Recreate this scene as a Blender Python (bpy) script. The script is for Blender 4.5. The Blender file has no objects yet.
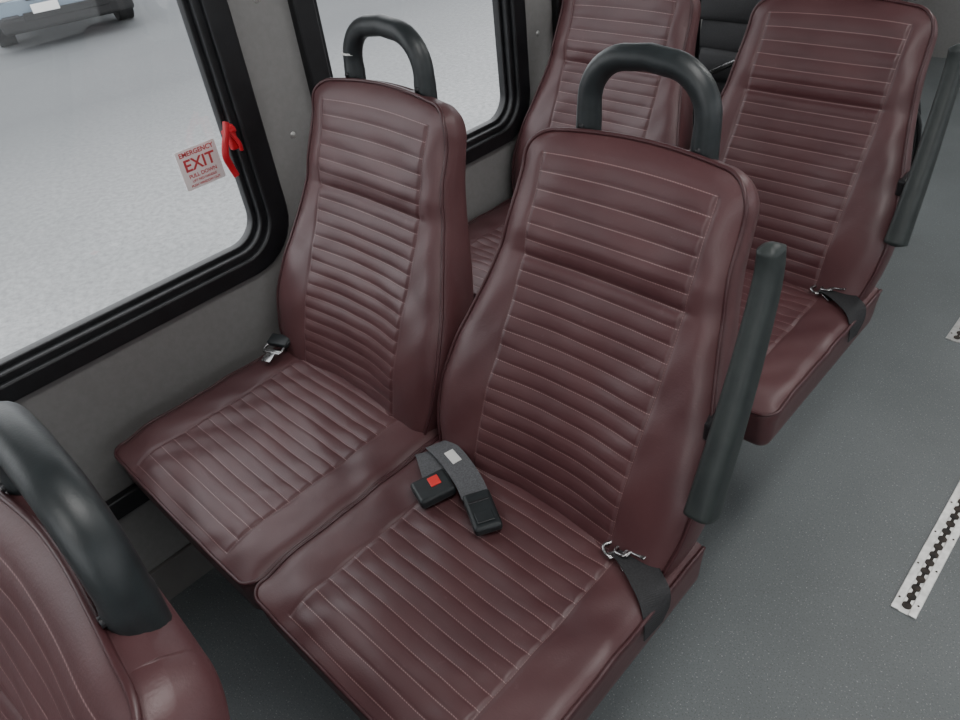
import bpy, bmesh, math, numpy as np
from mathutils import Vector, Matrix
S=bpy.context.scene
COL=S.collection
# ---------------------------------------------------------------- helpers
def lin(c):
    return tuple(((v/255)/12.92 if v/255<=0.04045 else ((v/255+0.055)/1.055)**2.4) for v in c)+(1,)
class NT:
    def __init__(s,name):
        s.m=bpy.data.materials.new(name); s.m.use_nodes=True
        s.t=s.m.node_tree; s.n=s.t.nodes; s.l=s.t.links
        s.b=s.n['Principled BSDF']
    def node(s,k,**kw):
        n=s.n.new(k)
        for a,v in kw.items(): setattr(n,a,v)
        return n
    def math(s,op,a,b=None,c=None):
        n=s.node('ShaderNodeMath',operation=op)
        for i,v in enumerate((a,b,c)):
            if v is None: continue
            if isinstance(v,(int,float)): n.inputs[i].default_value=v
            else: s.l.new(v,n.inputs[i])
        return n.outputs[0]
def mixc(t,fac,a,b):
    n=t.node('ShaderNodeMix',data_type='RGBA')
    if isinstance(fac,(int,float)): n.inputs[0].default_value=fac
    else: t.l.new(fac,n.inputs[0])
    for i,v in ((6,a),(7,b)):
        if isinstance(v,tuple): n.inputs[i].default_value=v
        else: t.l.new(v,n.inputs[i])
    return n.outputs[2]
def mat(name,c1,c2=None,rough=.5,metal=0,scale=40,bump=0,bscale=300,spec=.5,dist=.001,detail=4,contrast=(.35,.65)):
    t=NT(name); b=t.b
    tc=t.node('ShaderNodeTexCoord')
    if c2 is None: b.inputs['Base Color'].default_value=lin(c1)
    else:
        no=t.node('ShaderNodeTexNoise'); no.inputs['Scale'].default_value=scale; no.inputs['Detail'].default_value=detail
        t.l.new(tc.outputs['Object'],no.inputs['Vector'])
        mr=t.node('ShaderNodeMapRange'); t.l.new(no.outputs[0],mr.inputs[0])
        mr.inputs[1].default_value=contrast[0]; mr.inputs[2].default_value=contrast[1]
        t.l.new(mixc(t,mr.outputs[0],lin(c1),lin(c2)),b.inputs['Base Color'])
    b.inputs['Roughness'].default_value=rough; b.inputs['Metallic'].default_value=metal
    b.inputs['Specular IOR Level'].default_value=spec
    if bump:
        no=t.node('ShaderNodeTexNoise'); no.inputs['Scale'].default_value=bscale; no.inputs['Detail'].default_value=3
        t.l.new(tc.outputs['Object'],no.inputs['Vector'])
        bp=t.node('ShaderNodeBump'); bp.inputs['Strength'].default_value=bump; bp.inputs['Distance'].default_value=dist
        t.l.new(no.outputs[0],bp.inputs['Height']); t.l.new(bp.outputs[0],b.inputs['Normal'])
    return t.m
PITCH=.0230
def leather(name,pw=None,vmin=0,vmax=0):
    t=NT(name); b=t.b
    tc=t.node('ShaderNodeTexCoord')
    no=t.node('ShaderNodeTexNoise'); no.inputs['Scale'].default_value=7; no.inputs['Detail'].default_value=6
    t.l.new(tc.outputs['Object'],no.inputs['Vector'])
    mr=t.node('ShaderNodeMapRange'); t.l.new(no.outputs[0],mr.inputs[0]); mr.inputs[1].default_value=.35; mr.inputs[2].default_value=.65
    col=mixc(t,mr.outputs[0],lin((76,45,48)),lin((87,54,56)))
    sc=t.node('ShaderNodeTexNoise'); sc.inputs['Scale'].default_value=55; sc.inputs['Detail'].default_value=8; sc.inputs['Roughness'].default_value=.7
    t.l.new(tc.outputs['Object'],sc.inputs['Vector'])
    sr=t.node('ShaderNodeMapRange'); t.l.new(sc.outputs[0],sr.inputs[0]); sr.inputs[1].default_value=.62; sr.inputs[2].default_value=.80; sr.inputs[4].default_value=.30
    col=mixc(t,sr.outputs[0],col,lin((130,106,105)))
    if pw:
        uv=t.node('ShaderNodeUVMap',uv_map='st'); sp=t.node('ShaderNodeSeparateXYZ'); t.l.new(uv.outputs[0],sp.inputs[0])
        u,v=sp.outputs[0],sp.outputs[1]
        au=t.math('ABSOLUTE',u)
        inx=t.math('LESS_THAN',au,pw)
        inv=t.math('LESS_THAN',v,vmax+.0008)
        q=t.math('FRACT',t.math('ADD',t.math('DIVIDE',v,PITCH),.5))
        dl=t.math('MULTIPLY',t.math('ABSOLUTE',t.math('SUBTRACT',q,.5)),PITCH)
        w=.00060
        hl=t.math('MULTIPLY',t.math('MULTIPLY',t.math('LESS_THAN',dl,w),inx),inv)
        vl=t.math('MULTIPLY',t.math('LESS_THAN',t.math('ABSOLUTE',t.math('SUBTRACT',au,pw)),w),inv)
        line=t.math('MAXIMUM',hl,t.math('MULTIPLY',vl,.35))
        dash=t.math('GREATER_THAN',t.math('FRACT',t.math('MULTIPLY',t.math('ADD',u,v),260)),.25)
        line=t.math('MULTIPLY',line,dash)
        col=mixc(t,t.math('MULTIPLY',line,.52),col,lin((172,142,140)))
    t.l.new(col,b.inputs['Base Color'])
    b.inputs['Specular IOR Level'].default_value=.6
    rn=t.node('ShaderNodeMapRange'); t.l.new(no.outputs[0],rn.inputs[0]); rn.inputs[3].default_value=.38; rn.inputs[4].default_value=.52
    t.l.new(rn.outputs[0],b.inputs['Roughness'])
    n1=t.node('ShaderNodeTexNoise'); n1.inputs['Scale'].default_value=420; n1.inputs['Detail'].default_value=2
    n2=t.node('ShaderNodeTexNoise'); n2.inputs['Scale'].default_value=18; n2.inputs['Detail'].default_value=3; n2.inputs['Distortion'].default_value=.8
    for n in (n1,n2): t.l.new(tc.outputs['Object'],n.inputs['Vector'])
    b1=t.node('ShaderNodeBump'); b1.inputs['Strength'].default_value=.35; b1.inputs['Distance'].default_value=.0005
    b2=t.node('ShaderNodeBump'); b2.inputs['Strength'].default_value=.18; b2.inputs['Distance'].default_value=.004
    t.l.new(n2.outputs[0],b2.inputs['Height']); t.l.new(n1.outputs[0],b1.inputs['Height'])
    t.l.new(b2.outputs[0],b1.inputs['Normal']); t.l.new(b1.outputs[0],b.inputs['Normal'])
    return t.m
PWB,VMB=.130,PITCH*21
PWC,VMC=.146,PITCH*19
M_back=leather('maroon_vinyl_back',PWB,0,VMB)
M_cush=leather('maroon_vinyl_cushion',PWC,0,VMC)
M_plain=leather('maroon_vinyl')
M_pipe=mat('piping',(68,38,41),rough=.4)
M_black=mat('black_plastic',(30,35,37),(38,43,45),rough=.42,scale=60,bump=.25,bscale=500,dist=.0005)
M_arm=mat('armrest_rubber',(34,40,40),(42,48,47),rough=.5,scale=50,bump=.4,bscale=600,dist=.0005)
M_rubber=mat('window_rubber',(14,15,18),(24,25,28),rough=.42,scale=30,bump=.3,bscale=120,dist=.0008)
M_wall=mat('wall_laminate',(131,130,129),(126,125,124),rough=.6,scale=90,bump=.3,bscale=260,dist=.0008)
M_wall2=mat('wall_lower',(104,102,100),(96,94,92),rough=.7,scale=12,bump=.3,bscale=200,dist=.001)
M_ceil=mat('ceiling_panel',(205,205,203),rough=.7)
def floormat():
    t=NT('floor_vinyl'); b=t.b; tc=t.node('ShaderNodeTexCoord')
    def rngn(scale,det,a,b_,hi):
        n=t.node('ShaderNodeTexNoise'); n.inputs['Scale'].default_value=scale; n.inputs['Detail'].default_value=det
        t.l.new(tc.outputs['Object'],n.inputs['Vector'])
        m=t.node('ShaderNodeMapRange'); t.l.new(n.outputs[0],m.inputs[0]); m.inputs[1].default_value=a; m.inputs[2].default_value=b_; m.inputs[4].default_value=hi
        return m.outputs[0]
    c=mixc(t,rngn(3,5,.35,.65,1),lin((101,106,107)),lin((92,97,98)))
    c=mixc(t,rngn(330,2,.56,.66,.6),c,lin((70,74,75)))
    c=mixc(t,rngn(290,1,.66,.72,.8),c,lin((150,154,155)))
    t.l.new(c,b.inputs['Base Color']); b.inputs['Roughness'].default_value=.46
    n=t.node('ShaderNodeTexNoise'); n.inputs['Scale'].default_value=300; t.l.new(tc.outputs['Object'],n.inputs['Vector'])
    bp=t.node('ShaderNodeBump'); bp.inputs['Strength'].default_value=.15; bp.inputs['Distance'].default_value=.0005
    t.l.new(n.outputs[0],bp.inputs['Height']); t.l.new(bp.outputs[0],b.inputs['Normal']); return t.m
M_floor=floormat()
M_steel=mat('dark_steel',(50,50,52),rough=.4,metal=.6)
M_chrome=mat('chrome',(165,165,165),rough=.26,metal=1)
M_alu=mat('aluminium',(208,208,206),(180,180,178),rough=.38,metal=.6,scale=60)
M_dark=mat('dark_recess',(30,28,26),(60,50,42),rough=.7,scale=80)
M_webg=mat('grey_webbing',(96,97,100),(78,79,82),rough=.8,scale=400,bump=.4,bscale=700)
M_webb=mat('black_webbing',(30,30,32),(44,44,46),rough=.7,scale=400,bump=.4,bscale=700)
M_red=mat('red_plastic',(190,30,42),rough=.35)
M_redbtn=mat('red_button',(225,52,48),rough=.4)
M_white=mat('white_plastic',(225,225,222),rough=.5)
M_stick=mat('sticker_film',(232,226,226),rough=.4)
M_stickr=mat('sticker_ink',(190,66,70),rough=.4)
def pavement():
    t=NT('pavement'); b=t.b; tc=t.node('ShaderNodeTexCoord')
    def noise(s,d,r=.5):
        n=t.node('ShaderNodeTexNoise'); n.inputs['Scale'].default_value=s; n.inputs['Detail'].default_value=d; n.inputs['Roughness'].default_value=r
        t.l.new(tc.outputs['Object'],n.inputs['Vector']); return n.outputs[0]
    big=noise(.5,6,.6); fine=noise(22,8,.75)
    def rng(x,a,b_,c=0,d=1):
        m=t.node('ShaderNodeMapRange'); t.l.new(x,m.inputs[0])
        for i,v in enumerate((a,b_,c,d)): m.inputs[i+1].default_value=v
        return m.outputs[0]
    c=mixc(t,rng(big,.35,.65),lin((166,167,167)),lin((140,142,142)))
    c=mixc(t,rng(fine,.38,.68,0,.7),c,lin((98,100,101)))
    sp=t.node('ShaderNodeSeparateXYZ'); t.l.new(tc.outputs['Object'],sp.inputs[0])
    d=t.math('ADD',sp.outputs[0],t.math('MULTIPLY',big,2.4))
    c=mixc(t,rng(d,-2.0,-6.0,0,.85),c,lin((84,87,89)))
    t.l.new(c,b.inputs['Base Color']); b.inputs['Roughness'].default_value=.9
    bp=t.node('ShaderNodeBump'); bp.inputs['Strength'].default_value=.5; bp.inputs['Distance'].default_value=.01
    t.l.new(fine,bp.inputs['Height']); t.l.new(bp.outputs[0],b.inputs['Normal']); return t.m
M_asph=pavement()
def glassmat(name,tint=(1,1,1,1),k=.05):
    t=NT(name); t.n.remove(t.b)
    tr=t.node('ShaderNodeBsdfTransparent'); tr.inputs[0].default_value=tint
    gl=t.node('ShaderNodeBsdfGlossy'); gl.inputs['Roughness'].default_value=.02
    mx=t.node('ShaderNodeMixShader'); mx.inputs[0].default_value=k
    t.l.new(tr.outputs[0],mx.inputs[1]); t.l.new(gl.outputs[0],mx.inputs[2])
    t.l.new(mx.outputs[0],t.n['Material Output'].inputs[0]); return t.m
M_glass=glassmat('window_glass')

def link(o,parent=None):
    COL.objects.link(o)
    if parent: o.parent=parent
    return o
def empty(name,loc=(0,0,0)):
    e=bpy.data.objects.new(name,None); e.location=loc; e.empty_display_size=.05
    COL.objects.link(e); return e
def mesh_obj(name,bm,m,parent=None,smooth=True):
    me=bpy.data.meshes.new(name); bm.to_mesh(me); bm.free()
    for x in (m if isinstance(m,list) else [m]): me.materials.append(x)
    if smooth:
        me.polygons.foreach_set('use_smooth',[True]*len(me.polygons))
    return link(bpy.data.objects.new(name,me),parent)
def add_box(bm,c,s,bev=0,seg=2,rot=None,mi=0):
    r=bmesh.ops.create_cube(bm,size=1)
    vs=r['verts']
    bmesh.ops.scale(bm,vec=s,verts=vs)
    if bev:
        es=list(set(e for v in vs for e in v.link_edges))
        rr=bmesh.ops.bevel(bm,geom=es,offset=bev,segments=seg,affect='EDGES',profile=.5)
        allv=set(rr['verts'])|set(v for v in vs if v.is_valid)
        for f in rr['faces']: allv|=set(f.verts)
        st=list(allv); seen=set(allv)
        while st:
            v=st.pop()
            for e in v.link_edges:
                o=e.other_vert(v)
                if o not in seen: seen.add(o); st.append(o)
        vs=list(seen)
    for f in set(f for v in vs for f in v.link_faces): f.material_index=mi
    M=Matrix.Translation(c)
    if rot is not None: M=M@rot
    bmesh.ops.transform(bm,matrix=M,verts=vs)
def box(name,c,s,m,bev=0,parent=None,rot=None,seg=2):
    bm=bmesh.new(); add_box(bm,c,s,bev,seg,rot)
    o=mesh_obj(name,bm,m,parent,smooth=False)
    if bev:
        o.data.polygons.foreach_set('use_smooth',[True]*len(o.data.polygons))
        md=o.modifiers.new('wn','WEIGHTED_NORMAL')
    return o
def sweep(bm,pts,rad,closed=False,n=14,ry=None,up=None,power=1,caps=True,mi=0):
    pts=[Vector(p) for p in pts]; N=len(pts)
    rad=rad if hasattr(rad,'__len__') else [rad]*N
    ry=rad if ry is None else (ry if hasattr(ry,'__len__') else [ry]*N)
    rings=[]; ref=Vector(up) if up else None; prev=None
    for i,p in enumerate(pts):
        a=pts[(i-1)%N] if (closed or i>0) else p; c=pts[(i+1)%N] if (closed or i<N-1) else p
        T=(c-a).normalized()
        if ref is not None: A=(ref-T*ref.dot(T)).normalized()
        else:
            if prev is None:
                g=Vector((0,0,1)) if abs(T.z)<.9 else Vector((1,0,0))
                A=(g-T*g.dot(T)).normalized()
            else: A=(prev-T*prev.dot(T)).normalized()
            prev=A
        B=T.cross(A); ring=[]
        for k in range(n):
            an=2*math.pi*k/n; cx,sy=math.cos(an),math.sin(an)
            if power!=1:
                cx=math.copysign(abs(cx)**power,cx); sy=math.copysign(abs(sy)**power,sy)
            ring.append(bm.verts.new(p+A*cx*rad[i]+B*sy*ry[i]))
        rings.append(ring)
    M=N if closed else N-1
    for i in range(M):
        r0,r1=rings[i],rings[(i+1)%N]
        for k in range(n):
            f=bm.faces.new((r0[k],r0[(k+1)%n],r1[(k+1)%n],r1[k])); f.material_index=mi
    if not closed and caps:
        bm.faces.new(rings[0][::-1]).material_index=mi; bm.faces.new(rings[-1]).material_index=mi
def catmull(P,n=8):
    P=[Vector(p) for p in P]; P=[P[0]*2-P[1]]+P+[P[-1]*2-P[-2]]; out=[]
    for i in range(1,len(P)-2):
        for k in range(n):
            t=k/n; a,b,c,d=P[i-1:i+3]
            out.append(.5*((2*b)+(c-a)*t+(2*a-5*b+4*c-d)*t*t+(3*b-a-3*c+d)*t**3))
    out.append(P[-2]); return out
def add_ribbon(bm,P,side,w,th=.0016,n=8,mi=0):
    pts=catmull(P,n); sd=[Vector(s) for s in side]
    sds=catmull(sd,n)
    rings=[]
    for i,p in enumerate(pts):
        T=(pts[min(i+1,len(pts)-1)]-pts[max(i-1,0)]).normalized()
        A=sds[i]; A=(A-T*A.dot(T)).normalized(); B=T.cross(A)
        rings.append([bm.verts.new(p+A*x*w/2+B*y*th/2) for x,y in((-1,-1),(1,-1),(1,1),(-1,1))])
    for a,b in zip(rings,rings[1:]):
        for k in range(4): bm.faces.new((a[k],a[(k+1)%4],b[(k+1)%4],b[k])).material_index=mi
    bm.faces.new(rings[0][::-1]); bm.faces.new(rings[-1])
def add_cyl(bm,c,axis,r,h,n=20,mi=0,r2=None):
    q=Vector(axis).to_track_quat('Z','Y').to_matrix().to_4x4()
    rr=bmesh.ops.create_cone(bm,cap_ends=True,segments=n,radius1=r,radius2=r if r2 is None else r2,depth=h,matrix=Matrix.Translation(c)@q)
    for f in set(f for v in rr['verts'] for f in v.link_faces): f.material_index=mi
YZ=Matrix(((0,0,1,0),(1,0,0,0),(0,1,0,0),(0,0,0,1)))
def rr_pts(y0,y1,z0,z1,r,n=8):
    out=[]
    for cx,cy,a0 in((y1-r,z0+r,-90),(y1-r,z1-r,0),(y0+r,z1-r,90),(y0+r,z0+r,180)):
        for k in range(n+1):
            a=math.radians(a0+90*k/n); out.append((cx+r*math.cos(a),cy+r*math.sin(a)))
    return out
def plate(name,loops,x,ext,m,bev=0,parent=None,M=YZ,smooth=False):
    cu=bpy.data.curves.new(name,'CURVE'); cu.dimensions='2D'; cu.fill_mode='BOTH'; cu.extrude=ext; cu.bevel_depth=bev; cu.bevel_resolution=2
    for L in loops:
        sp=cu.splines.new('POLY'); sp.points.add(len(L)-1); sp.use_cyclic_u=True
        for i,p in enumerate(L): sp.points[i].co=(p[0],p[1],0,1)
    tmp=bpy.data.objects.new('tmp',cu); COL.objects.link(tmp)
    bpy.context.view_layer.update()
    dg=bpy.context.evaluated_depsgraph_get()
    me=bpy.data.meshes.new_from_object(tmp.evaluated_get(dg)); me.name=name
    bpy.data.objects.remove(tmp)
    me.transform(Matrix.Translation((x,0,0))@M if M is YZ else M)
    me.materials.clear(); me.materials.append(m)
    return link(bpy.data.objects.new(name,me),parent)
# ---------------------------------------------------------------- padded panels
def pad_mesh(name,t0,L,hwf,ff,thf,rc,pw,arch,mats,bul=.5,taper=.0):
    rows=list(np.arange(t0,L-rc,PITCH/9))+[L-rc+rc*math.sin(a) for a in np.linspace(0,math.pi/2,26)]
    def hw(t):
        h=hwf(t)
        if t>L-rc:
            q=t-(L-rc); h=h-rc+math.sqrt(max(0,rc*rc-q*q))
        return h
    inner=sorted(set([round(v,4) for v in np.linspace(-1,1,37)]+[-.985,-.965,.965,.985]))
    outer=[.03,.06,.1,.17,.25,.35,.45,.55,.65,.75,.83,.9,.95,.98,1]
    cols=[('o',-v) for v in outer[::-1]]+[('i',v) for v in inner]+[('o',v) for v in outer]
    V=[];UV=[]
    def pos(c,t):
        h=hw(t); p=min(pw,h*.88)
        k,v=c
        x=v*p if k=='i' else math.copysign(p+(h-p)*abs(v),v)
        return x,h
    nc=len(cols); nr=len(rows)
    def tt(x,h,t):
        q=max(0,(t-(L-.12))/.12); return t+arch*(1-(x/(h+.02))**2)*q*q*(3-2*q)
    for t in rows:
        for c in cols:
            x,h=pos(c,t)
            V.append((x,tt(x,h,t),ff(x,t,h))); UV.append((x,t))
    F=[];MI=[]
    for i in range(nr-1):
        for j in range(nc-1):
            a=i*nc+j; F.append((a,a+1,a+nc+1,a+nc)); MI.append(0)
    per=[(i*nc,rows[i]) for i in range(nr)]+[((nr-1)*nc+j,L) for j in range(1,nc-1)]+[(i*nc+nc-1,rows[i]) for i in range(nr-1,-1,-1)]
    pt=[q[1] for q in per]; per=[q[0] for q in per]
    n=len(per)
    P=[Vector(V[k]) for k in per]
    nor=[]
    for k in range(n):
        T=P[min(k+1,n-1)]-P[max(k-1,0)]; T.z=0
        o=Vector((-T.y,T.x,0))
        if o.length<1e-9: o=Vector((0,1,0))
        nor.append(o.normalized())
    prev=per
    for (off,dz) in ((.004,-.006),(.008*bul+.002,-.02),(.012*bul,-.40),(.009*bul-taper*.3,-.70),(.004*bul-taper*.8,-.88),(-.002-taper,-.96),(-.008-taper,-.99),(-.014-taper,-1.)):
        cur=[]
        for k in range(n):
            th=thf(pt[k])
            z=P[k].z+dz if dz>-.1 else (P[k].z*(1+dz)+(-th)*(-dz))
            p=P[k]+nor[k]*off; V.append((p.x,p.y,z)); UV.append((.5,2)); cur.append(len(V)-1)
        for k in range(n-1):
            F.append((prev[k],prev[k+1],cur[k+1],cur[k])); MI.append(1)
        prev=cur
    K=[.08,.2,.35,.5,.65,.8,.92]; nk=len(K)
    prow=None
    for i in range(nr):
        a=Vector(V[prev[i]]); b=Vector(V[prev[n-1-i]]); row=[prev[i]]
        fade=1-.9*ss(L-rc,L,rows[i])
        for s in K:
            p=a.lerp(b,s); p.z-=.008*fade*(4*s*(1-s))**.7; V.append(tuple(p)); UV.append((.5,2)); row.append(len(V)-1)
        row.append(prev[n-1-i])
        if prow:
            for j in range(nk+1):
                F.append((prow[j],prow[j+1],row[j+1],row[j])); MI.append(1)
        prow=row
    chain=prev[nr-1:n-nr+1]
    F.append(tuple(chain+prow[1:-1][::-1])); MI.append(1)
    me=bpy.data.meshes.new(name); me.from_pydata(V,[],F)
    uvl=me.uv_layers.new(name='st')
    li=np.zeros(len(me.loops),dtype=np.int32); me.loops.foreach_get('vertex_index',li)
    uvl.data.foreach_set('uv',np.array(UV,dtype=np.float32)[li].ravel())
    for m_ in mats: me.materials.append(m_)
    me.polygons.foreach_set('material_index',MI)
    me.polygons.foreach_set('use_smooth',[True]*len(F))
    me.update()
    bm=bmesh.new(); bm.from_mesh(me); bmesh.ops.recalc_face_normals(bm,faces=bm.faces[:])
    bm.faces.ensure_lookup_table()
    if bm.faces[0].normal.z<0: bmesh.ops.reverse_faces(bm,faces=bm.faces[:])
    bm.to_mesh(me); bm.free(); me.update()
    bm=bmesh.new(); sweep(bm,[P[k]+nor[k]*.003+Vector((0,0,-.0005)) for k in range(0,n,2)],.0030,n=8)
    pm=bpy.data.meshes.new(name+'_piping'); bm.to_mesh(pm); bm.free(); pm.materials.append(M_pipe)
    pm.polygons.foreach_set('use_smooth',[True]*len(pm.polygons))
    return me,pm
ss=lambda e0,e1,x:(lambda q:q*q*(3-2*q))(min(1,max(0,(x-e0)/(e1-e0))))
tk=np.linspace(-.06,.56,200)
hk=np.interp(tk,[-.06,0,.06,.11,.17,.24,.30,.36,.42,.48,.56],[.196,.207,.219,.223,.217,.201,.185,.173,.166,.163,.160])
ker=np.exp(-np.linspace(-2,2,21)**2); ker/=ker.sum(); hk=np.convolve(np.pad(hk,10,'edge'),ker,'valid')
LB=.515; CR=PITCH*15
def wr(x,t):
    return .0009*math.sin(37*x+21*t+2*math.sin(30*t))+.0006*math.sin(71*t-40*x+3*math.sin(22*x))
def f_back(x,t,h):
    a=abs(x)
    B=.009+.017*math.exp(-((t-.12)/.14)**2)
    f=B*ss(PWB-.11,PWB+.05,a)
    e=max(0,(a-(h-.03))/.03); f-=.010*e*e*(1-ss(LB-.06,LB,t))
    f-=.002
    f+=.006*math.exp(-((t-.10)/.09)**2)*(1-ss(.05,.2,a)*.5)
    up=ss(CR-.004,CR+.04,t)
    f+=.009*up*(1-.3*ss(.08,.16,a))
    f-=.003*math.exp(-((t-CR)/.006)**2)*(1-ss(PWB-.01,PWB+.02,a))
    q=max(0,(t-(LB-.03))/.03); f-=.011*q*q
    if t<VMB+.001:
        w=1-ss(PWB-.004,PWB,a); f+=.0022*w*abs(math.sin(math.pi*t/PITCH))**.6
    f-=.0016*math.exp(-((a-PWB)/.0028)**2)*(t<VMB)
    return f+wr(x,t)
LC=.45
def f_cush(x,t,h):
    a=abs(x)
    f=.003*(1-(x/h)**2)
    f+=.003*ss(PWC-.02,PWC+.03,a)
    e=max(0,(a-(h-.02))/.02); f-=.006*e*e*(1-ss(LC-.03,LC,t))
    q=max(0,(t-(LC-.07))/.07); f-=.016*q*q
    f-=.006*math.exp(-((t-.26)/.1)**2)*(1-(x/h)**2)
    if t<VMC+.001:
        w=1-ss(PWC-.004,PWC,a); f+=.0018*w*abs(math.sin(math.pi*t/PITCH))**.6
    f-=.0016*math.exp(-((a-PWC)/.0028)**2)*(t<VMC)
    return f+wr(x*1.1,t)*1.4
ME_B,ME_BP=pad_mesh('backrest',-.055,LB,lambda t:float(np.interp(t,tk,hk)),f_back,lambda t:.082-.030*ss(.25,.5,t),.042,PWB,.013,[M_back,M_plain],.5,.006)
ME_C,ME_CP=pad_mesh('cushion',0,LC,lambda t:.2225,f_cush,lambda t:.092,.022,PWC,.002,[M_cush,M_plain],.15,.002)
SZ=.468
def make_seat(cx,y0,rec,arm,tie=False,hz=0):
    e=empty('bus_seat',(cx,y0,0))
    th=math.radians(rec); R=math.pi/2-th
    d=Vector((0,math.sin(th),math.cos(th))); n=Vector((0,-math.cos(th),math.sin(th)))
    piv=Vector((0,.371,SZ))
    for nm,me in(('backrest',ME_B),('backrest_piping',ME_BP)):
        o=link(bpy.data.objects.new(nm,me),e); o.location=piv; o.rotation_euler=(R,0,0)
    for nm,me in(('cushion',ME_C),('cushion_piping',ME_CP)):
        o=link(bpy.data.objects.new(nm,me),e); o.location=(0,LC,SZ); o.rotation_euler=(0,0,math.pi)
    b=piv+d*LB-n*.028
    zb=b.z-.05; zt=1.040+hz; hw=.086; r=.060
    tl=.06
    def P(x,z): return (x-.003,b.y+(z-b.z)*tl,z)
    pts=[P(-hw-.002,zb),P(-hw-.001,b.z),P(-hw,b.z+.03)]
    pts+=[P(-hw+r-r*math.cos(a),zt-r+r*math.sin(a)) for a in np.linspace(0,math.pi/2,11)]
    pts+=[P(0,zt+.003)]
    pts+=[P(hw-r+r*math.sin(a),zt-r+r*math.cos(a)) for a in np.linspace(0,math.pi/2,11)]
    pts+=[P(hw,b.z+.03),P(hw+.001,b.z),P(hw+.002,zb)]
    bm=bmesh.new(); sweep(bm,pts,[.0172]*3+[.0162]*(len(pts)-6)+[.0172]*3,n=20)
    for s in(-1,1):
        add_cyl(bm,Vector(P(s*hw,b.z+.026))+Vector((0,-.0165,0)),(0,-1,.1),.0042,.005,12,mi=1)
    if tie: sweep(bm,[P(-hw+.0,b.z+.055),P(-hw,b.z+.058)],.0176,n=20,mi=2)
    bmesh.ops.recalc_face_normals(bm,faces=bm.faces[:])
    mesh_obj('grab_handle',bm,[M_black,M_steel,M_white],e)
    bm=bmesh.new()
    add_box(bm,(0,.245,SZ-.112),(.38,.34,.028),.006)
    for y in(.16,.37): add_box(bm,(-.03,y,SZ-.14),(.32,.035,.035),.004)
    for x in(-.15,-.02):
        for y in(.17,.33):
            add_box(bm,(x,y,(SZ-.14)/2),(.03,.03,SZ-.14),.004)
        add_box(bm,(x,.25,.008),(.05,.24,.016),.004)
    for x in(-.13,.10):
        c=piv+d*.12-n*.088; add_box(bm,(x,c.y-.012,c.z-.04),(.03,.02,.30),.003,rot=Matrix.Rotation(-th,4,'X'))
    mesh_obj('seat_frame',bm,M_steel,e,smooth=False)
    if arm:
        x0=.240
        sp=catmull([(x0-.018,.520,.905),(x0-.014,.514,.86),(x0-.009,.484,.78),(x0-.004,.446,.70),(x0-.001,.412,.63),(x0,.395,.592)],8)
        sh=math.tan(th)-math.tan(math.radians(25.5))
        sp=[Vector((p.x,p.y+(p.z-SZ)*sh,p.z)) for p in sp]
        N=len(sp); rx=[];ry=[]
        for i in range(N):
            k=i/(N-1); w=.0125+.006*k; dd=.016+.009*ss(0,.7,k)
            en=min(1,math.sqrt(max(0.0,1-(1-min(1,min(k,1-k)/.05))**2))+.28)
            rx.append(w*en); ry.append(dd*en)
        bm=bmesh.new(); sweep(bm,sp,rx,ry=ry,up=(1,0,0),n=28,power=.6)
        bmesh.ops.recalc_face_normals(bm,faces=bm.faces[:])
        mesh_obj('armrest',bm,M_arm,e)
        bm=bmesh.new(); q=sp[int(N*.62)]
        add_cyl(bm,(q.x-.02,q.y+.030,q.z-.015),(1,0,0),.012,.03)
        add_box(bm,(q.x-.025,q.y+.03,q.z-.015),(.014,.05,.03),.004)
        mesh_obj('armrest_pivot',bm,M_steel,e,smooth=False)
    return e
ROWS=[(0,0,0,0),(-.035,-.045,.75,0),(.050,.050,-.764,-.018)]
for i,(dw,dx,dy,hz) in enumerate(ROWS):
    make_seat(.2235+dw,dy,21.3,False,tie=(i==0),hz=hz)
    make_seat(.6795+dx,dy,25.5,True,hz=hz-.004)
# ---------------------------------------------------------------- seat belts
def tongue(bm,c,rot,mi):
    M=Matrix.Translation(c)@rot
    ring=[M@Vector((x,y,0)) for x,y in rr_pts(-.021,.021,-.010,.010,.007,4)]
    sweep(bm,ring,.0028,closed=True,n=8,mi=mi)
    add_box(bm,M@Vector((0,-.022,0)),(.022,.024,.0028),.001,rot=rot,mi=mi)
    add_box(bm,M@Vector((0,-.008,0)),(.040,.010,.004),.001,rot=rot,mi=mi)
def Rz(a,x=0,y=0): return Matrix.Rotation(math.radians(a),4,'Z')@Matrix.Rotation(math.radians(x),4,'X')@Matrix.Rotation(math.radians(y),4,'Y')
e=empty('seat_belt_buckle',(.5,.3,SZ))
def E(p): return (p[0]-.5,p[1]-.3,p[2]-SZ)
bm=bmesh.new()
add_ribbon(bm,[E(p) for p in[(.456,.345,.455),(.478,.332,.480),(.502,.318,.486),(.528,.302,.484),(.545,.290,.481)]],[(.6,1,0)]*4+[(.7,.9,0)],.044)
add_ribbon(bm,[E(p) for p in[(.458,.372,.452),(.484,.350,.488),(.530,.338,.495),(.578,.322,.491),(.607,.308,.487)]],[(.5,1,0),(.4,1,0),(.5,.9,0),(.5,.9,0),(.5,.9,0)],.042)
mesh_obj('webbing',bm,M_webg,e,smooth=False)
bm=bmesh.new()
add_box(bm,E((.545,.279,.486)),(.048,.058,.018),.005,3,rot=Rz(-20,3),mi=0)
add_box(bm,E((.542,.286,.4955)),(.019,.017,.003),.001,rot=Rz(-20,3),mi=1)
add_box(bm,E((.636,.292,.487)),(.070,.042,.016),.005,3,rot=Rz(-30,0,3),mi=0)
add_box(bm,E((.649,.284,.4955)),(.020,.026,.002),.0008,rot=Rz(-30,0,3),mi=0)
add_box(bm,E((.623,.300,.4955)),(.004,.034,.003),.0008,rot=Rz(-30,0,3),mi=2)
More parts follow.
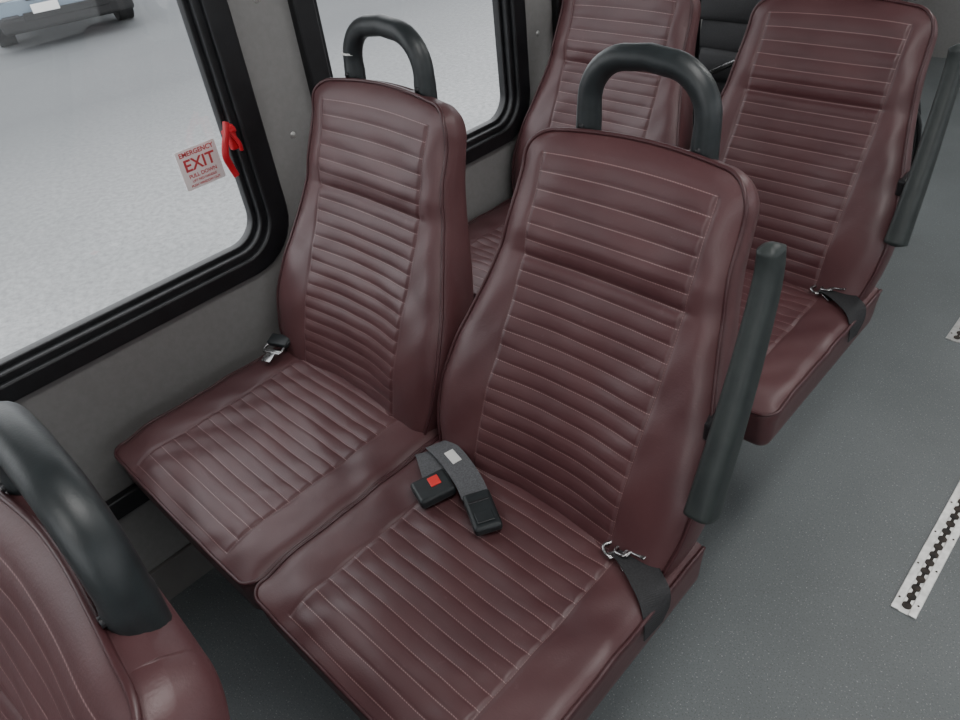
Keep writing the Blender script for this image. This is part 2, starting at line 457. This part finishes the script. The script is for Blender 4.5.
add_box(bm,E((.530,.339,.4972)),(.028,.016,.0015),.0005,rot=Rz(-14,0,2),mi=3)
mesh_obj('buckle_bodies',bm,[M_black,M_redbtn,M_steel,M_white],e,smooth=False)
def end_belt(x,y,side):
    e=empty('seat_belt',(x,y,SZ)); bm=bmesh.new()
    if side>0:
        add_ribbon(bm,[(-.006,.022,.018),(.02,.010,.020),(.045,-.004,.018),(.062,-.014,.011),(.071,-.022,-.010),(.072,-.028,-.040)],[(.6,.8,0)]*3+[(.4,.9,0),(.2,1,0),(0,1,0)],.045)
        mesh_obj('webbing',bm,M_webb,e,smooth=False); bm=bmesh.new()
        tongue(bm,Vector((-.016,.020,.014)),Rz(60,10),0)
        tongue(bm,Vector((-.004,.026,.022)),Rz(85,-15),0)
        mesh_obj('latch_plate',bm,M_chrome,e)
    else:
        add_ribbon(bm,[(-.012,.07,-.02),(-.006,.045,.02),(.002,.02,.032),(.004,.008,.030)],[(1,.3,0)]*4,.042)
        mesh_obj('webbing',bm,M_webg,e,smooth=False); bm=bmesh.new()
        tongue(bm,Vector((.004,-.004,.024)),Rz(20,14),0)
        add_box(bm,(.0,.014,.030),(.046,.026,.012),.003,rot=Rz(20,14),mi=1)
        mesh_obj('latch_plate',bm,[M_chrome,M_black],e)
end_belt(.838,.347,1); end_belt(.03,.338,-1)
end_belt(.838-.045,.347+.75,1)
# ---------------------------------------------------------------- bus shell
XW=-.06
WIN=[(-1.12,-.44),(-.32,.486),(.616,1.226),(1.35,2.05),(2.17,2.95),(3.07,3.85)]
WZ0,WZ1=.612,1.56
def wall_side(name,x,holes,y0=-2.2,y1=4.2):
    loops=[[(y0,.0),(y1,.0),(y1,1.95),(y0,1.95)]]
    for a,b in holes: loops.append(rr_pts(a+.02,b-.02,WZ0+.02,WZ1-.02,.075))
    return plate(name,loops,x,.018,M_wall)
wall_side('wall_left',XW-.018,WIN)
XR=2.25
wall_side('wall_right',XR+.018,WIN)
def window(i,a,b,x,s):
    e=empty('window_%d'%i,(0,0,0))
    plate('flange',[rr_pts(a,b,WZ0,WZ1,.100),rr_pts(a+.036,b-.036,WZ0+.028,WZ1-.038,.078)],x+s*.006,.008,M_rubber,.004,e)
    plate('inner_seal',[rr_pts(a+.031,b-.031,WZ0+.024,WZ1-.033,.083),rr_pts(a+.050,b-.050,WZ0+.042,WZ1-.055,.064)],x-s*.006,.010,M_rubber,.003,e)
    plate('glazing_lip',[rr_pts(a+.046,b-.046,WZ0+.038,WZ1-.051,.068),rr_pts(a+.060,b-.060,WZ0+.052,WZ1-.069,.055)],x-s*.018,.008,M_rubber,.002,e)
    plate('glass',[rr_pts(a+.048,b-.048,WZ0+.040,WZ1-.053,.066)],x-s*.022,.0015,M_glass,0,e)
for i,(a,b) in enumerate(WIN):
    window(i+1,a,b,XW,1); window(i+1+len(WIN),a,b,XR,-1)
box('floor',(1.095,1.0,-.03),(2.40,6.4,.06),M_floor)
box('ceiling',(1.095,1.0,1.98),(2.40,6.4,.06),M_ceil)
box('wall_back',(1.095,4.22,.975),(2.40,.04,1.95),M_wall)
loops=[[(-.1,0),(2.29,0),(2.29,1.95),(-.1,1.95)],rr_pts(.1,2.1,.55,1.75,.1)]
plate('wall_front',loops,0,.02,M_wall,0,None,M=Matrix.Translation((0,-2.22,0))@Matrix.Rotation(math.pi/2,4,'X'))
box('baseboard_left',(XW+.006,1.0,.05),(.012,6.3,.10),M_wall2,.003)
box('trim_1',(XW+.010,1.0,.30),(.020,6.3,.045),M_steel,.004)
bm=bmesh.new()
for y in(.553,1.288,-.38,2.11):
    for z in(.66,.83,1.07,1.30,1.5):
        rr=bmesh.ops.create_uvsphere(bm,u_segments=12,v_segments=8,radius=.0065)
        bmesh.ops.scale(bm,vec=(.45,1,1),verts=rr['verts']); bmesh.ops.translate(bm,vec=(XW,y,z),verts=rr['verts'])
mesh_obj('wall_rivets',bm,M_alu)
def latch(y,z):
    e=empty('emergency_release_handle',(XW+.018,y,z))
    bm=bmesh.new()
    add_box(bm,(.002,.016,.004),(.012,.016,.044),.003,mi=0)
    add_cyl(bm,(.010,.010,.018),(0,1,0),.005,.024,12,mi=0)
    sweep(bm,catmull([(.010,.010,.034),(.016,.002,.020),(.022,-.010,.002),(.024,-.016,-.016),(.020,-.011,-.036),(.020,-.006,-.056)],6),[.0035]*31,ry=[.0070-.002*abs(k/30-.5) for k in range(31)],up=(1,0,0),n=12)
    sweep(bm,catmull([(.010,.010,.020),(.014,.020,-.004),(.012,.022,-.020)],5),[.0035]*11,n=10)
    mesh_obj('lever',bm,M_red,e,smooth=False)
latch(.405,.872); latch(1.362,.862)
e=empty('exit_sticker',(XW-.0188,.366,.836))
o=plate('film',[rr_pts(-.039,.039,-.036,.036,.003,2)],0,.0002,M_stick,0,e)
def txt(s,size,y):
    cu=bpy.data.curves.new('t','FONT'); cu.body=s; cu.size=size; cu.align_x='CENTER'; cu.align_y='CENTER'; cu.extrude=.0002; cu.offset=size*.018
    tmp=bpy.data.objects.new('t',cu); COL.objects.link(tmp); bpy.context.view_layer.update()
    me=bpy.data.meshes.new_from_object(tmp.evaluated_get(bpy.context.evaluated_depsgraph_get())); bpy.data.objects.remove(tmp)
    me.transform(Matrix.Translation((.0006,0,y))@YZ); me.materials.clear(); me.materials.append(M_stickr)
    link(bpy.data.objects.new('lettering',me),e)
txt('EMERGENCY',.0118,.027); txt('EXIT',.030,.006); txt('PULL DOWN',.0095,-.013); txt('LIFT RED HANDLE',.006,-.022); txt('PUSH WINDOW OUT',.006,-.030)
def track(x,y0,y1):
    bm=bmesh.new(); L=y1-y0; cy=(y0+y1)/2
    add_box(bm,(x-.0155,cy,.002),(.015,L,.004),.001,mi=0); add_box(bm,(x+.0155,cy,.002),(.015,L,.004),.001,mi=0)
    add_box(bm,(x,cy,.0010),(.018,L,.002),0,mi=0)
    y=y0+.02
    while y<y1-.01:
        add_cyl(bm,(x,y,.0018),(0,0,1),.0088,.0024,14,mi=1)
        add_box(bm,(x,y+.0125,.0022),(.006,.012,.0016),0,mi=1)
        y+=.025
    y=y0+.03
    while y<y1:
        for s in(-1,1): add_cyl(bm,(x+s*.017,y,.0042),(0,0,1),.0022,.001,8,mi=1)
        y+=.1
    mesh_obj('floor_anchor_track',bm,[M_alu,M_dark],None,smooth=False)
track(1.123,.88,1.66); track(.935,1.80,3.4)
M_em=bpy.data.materials.new('fill_panel_glow'); M_em.use_nodes=True  # glow for the added ceiling fill panels
bb=M_em.node_tree.nodes['Principled BSDF']; bb.inputs['Emission Color'].default_value=(1,.98,.95,1); bb.inputs['Emission Strength'].default_value=2
for k,y in enumerate((-1.3,.3,1.9,3.3)):  # unseen ceiling panels, added as soft fill to brighten the interior
    e=empty('ceiling_fill',(1.15,y,1.94))
    box('fill_housing',(0,0,0),(.26,1.0,.02),M_white,.004,e)
    box('fill_diffuser',(0,0,-.012),(.22,.95,.006),M_em,.002,e)
    ld=bpy.data.lights.new('fill_area','AREA'); ld.shape='RECTANGLE'; ld.size=.22; ld.size_y=.95; ld.energy=9; ld.color=(1,.99,.97)
    lo=link(bpy.data.objects.new('fill_light',ld),e); lo.location=(0,0,-.02)
e=empty('wheelchair',(.33,1.98,0)); bm=bmesh.new()
for s in(-1,1):
    x=s*.24
    sweep(bm,[(x,.30,0.05),(x,.30,.30),(x,.20,.47),(x,-.17,.47),(x,-.20,.92),(x,-.29,.94)],.011,n=10,mi=0)
    sweep(bm,[(x,.30,.20),(x,-.17,.20),(x,-.17,.47)],.010,n=10,mi=0)
    sweep(bm,[(x,.10,.47),(x,.10,.66),(x,-.18,.66)],.010,n=10,mi=0)
    sweep(bm,[(x+s*.05,-.12+.295*math.cos(a),.306+.295*math.sin(a)) for a in np.linspace(0,2*math.pi,40,endpoint=False)],.011,closed=True,n=8,mi=1)
    sweep(bm,[(x+s*.075,-.12+.25*math.cos(a),.306+.25*math.sin(a)) for a in np.linspace(0,2*math.pi,36,endpoint=False)],.007,closed=True,n=8,mi=0)
    for a in np.linspace(0,math.pi,7)[:-1]:
        sweep(bm,[(x+s*.05,-.12+.29*math.cos(a),.306+.29*math.sin(a)),(x+s*.05,-.12-.29*math.cos(a),.306-.29*math.sin(a))],.002,n=6,mi=0)
    sweep(bm,[(x,.30+.07*math.cos(a),.08+.07*math.sin(a)) for a in np.linspace(0,2*math.pi,20,endpoint=False)],.010,closed=True,n=8,mi=1)
    add_box(bm,(x,-.03,.675),(.05,.26,.03),.008,mi=1)
    sweep(bm,[(x,-.26,.935),(x,-.36,.945)],.016,n=12,mi=1)
    sweep(bm,[(x,.30,.08),(x-s*.05,.42,.06),(x-s*.17,.44,.06)],.010,n=8,mi=1)
sweep(bm,[(-.24,-.1,.21),(.24,.1,.47)],.009,n=8,mi=0); sweep(bm,[(.24,-.1,.21),(-.24,.1,.47)],.009,n=8,mi=0)
sweep(bm,[(-.22,-.215,.60),(.22,-.225,.84)],.008,n=8,mi=2)
for z,w in((.56,.42),(.64,.44),(.72,.45),(.80,.45),(.88,.44)):
    sweep(bm,[(-w/2,-.185-.01*math.sin(z*40),z),(0,-.165,z-.01),(w/2,-.185,z)],.044,ry=.014,n=14,mi=1)
add_box(bm,(0,.0,.475),(.47,.38,.03),.01,mi=1)
mesh_obj('wheelchair_body',bm,[M_steel,M_webb,M_chrome],e,smooth=True)
# ---------------------------------------------------------------- outside
GZ=-.85
bm=bmesh.new(); bmesh.ops.create_grid(bm,x_segments=2,y_segments=2,size=60); 
o=mesh_obj('parking_lot_pavement',bm,M_asph); o.location=(0,0,GZ)
e=empty('car',(-10.4,3.66,GZ)); e.rotation_euler=(0,0,math.radians(-12))
M_car=mat('car_paint',(140,156,170),rough=.25,metal=.3); M_tyre=mat('tyre',(25,25,26),rough=.8); M_cg=mat('car_glass',(20,25,30),rough=.08)
prof=[(0,.42),(.03,.62),(-.05,.80),(-.25,.93),(-1.15,1.05),(-1.75,1.48),(-2.2,1.56),(-3.3,1.50),(-3.95,1.10),(-4.45,1.04),(-4.55,.75),(-4.5,.40)]
bm=bmesh.new(); W=.92
rings=[]
for x,z in prof:
    inn=.78 if z>1.2 else (.97 if z>.9 else 1)
    rings.append([bm.verts.new((x-.10*abs(s)**3*(x>-.4)+.0,s*W*inn,z)) for s in(-1,-.8,-.4,0,.4,.8,1)])
for a,b in zip(rings,rings[1:]):
    for k in range(6): bm.faces.new((a[k],a[k+1],b[k+1],b[k]))
for k in range(6): bm.faces.new((rings[-1][k],rings[-1][k+1],rings[0][k+1],rings[0][k]))
for c in(0,6): bm.faces.new([r[c] for r in rings])
bmesh.ops.recalc_face_normals(bm,faces=bm.faces[:])
mesh_obj('body',bm,M_car,e,smooth=False)
bm=bmesh.new()
add_box(bm,(-.04,0,.34),(.16,1.72,.20),.05,3,mi=0); add_box(bm,(.035,0,.42),(.03,1.1,.10),.01,mi=0); add_box(bm,(.02,0,.66),(.06,.9,.12),.02,mi=0)
add_box(bm,(.055,-.25,.50),(.012,.34,.11),.003,mi=1)
for s in(-1,1): add_box(bm,(-.05,s*.68,.70),(.12,.34,.14),.03,mi=1); add_box(bm,(-.01,s*.70,.42),(.07,.22,.08),.02,mi=2)
mesh_obj('bumper_and_lights',bm,[M_tyre,M_white,M_steel],e,smooth=False)
bm=bmesh.new()
for x in(-.85,-3.65):
    for s in(-1,1):
        add_cyl(bm,(x,s*.82,.33),(0,1,0),.33,.22,32,mi=0); add_cyl(bm,(x,s*.925,.33),(0,1,0),.20,.02,24,mi=1)
mesh_obj('wheels',bm,[M_tyre,M_alu],e,smooth=False)
bm=bmesh.new(); add_box(bm,(-1.47,0,1.285),(.02,1.3,.62),.005,rot=Matrix.Rotation(math.radians(-53),4,'Y'))
for s in(-1,1): add_box(bm,(-2.6,s*.80,1.28),(1.5,.02,.30),.005)
mesh_obj('car_windows',bm,M_cg,e,smooth=False)
# ---------------------------------------------------------------- world
w=bpy.data.worlds.new('overcast'); S.world=w; w.use_nodes=True
nt=w.node_tree; bg=nt.nodes['Background']
tc=nt.nodes.new('ShaderNodeTexCoord'); sp=nt.nodes.new('ShaderNodeSeparateXYZ'); nt.links.new(tc.outputs['Generated'],sp.inputs[0])
cr=nt.nodes.new('ShaderNodeValToRGB'); nt.links.new(sp.outputs[2],cr.inputs[0])
cr.color_ramp.elements[0].color=(.84,.86,.88,1); cr.color_ramp.elements[1].color=(.95,.97,1,1)
nt.links.new(cr.outputs[0],bg.inputs[0]); bg.inputs[1].default_value=3.1
# ---------------------------------------------------------------- camera
r=Vector((.7253,.6807,-.1017)); fw=Vector((-.5842,.5307,-.6145))
fw.normalize(); r=(r-fw*r.dot(fw)).normalized(); up=r.cross(fw)
M=Matrix((( r.x,up.x,-fw.x,1.170),(r.y,up.y,-fw.y,-.159),(r.z,up.z,-fw.z,1.31),(0,0,0,1)))
cd=bpy.data.cameras.new('camera'); cd.sensor_width=36; cd.lens=725/960*36; cd.clip_start=.02
co=bpy.data.objects.new('camera',cd); COL.objects.link(co); co.matrix_world=M; S.camera=co
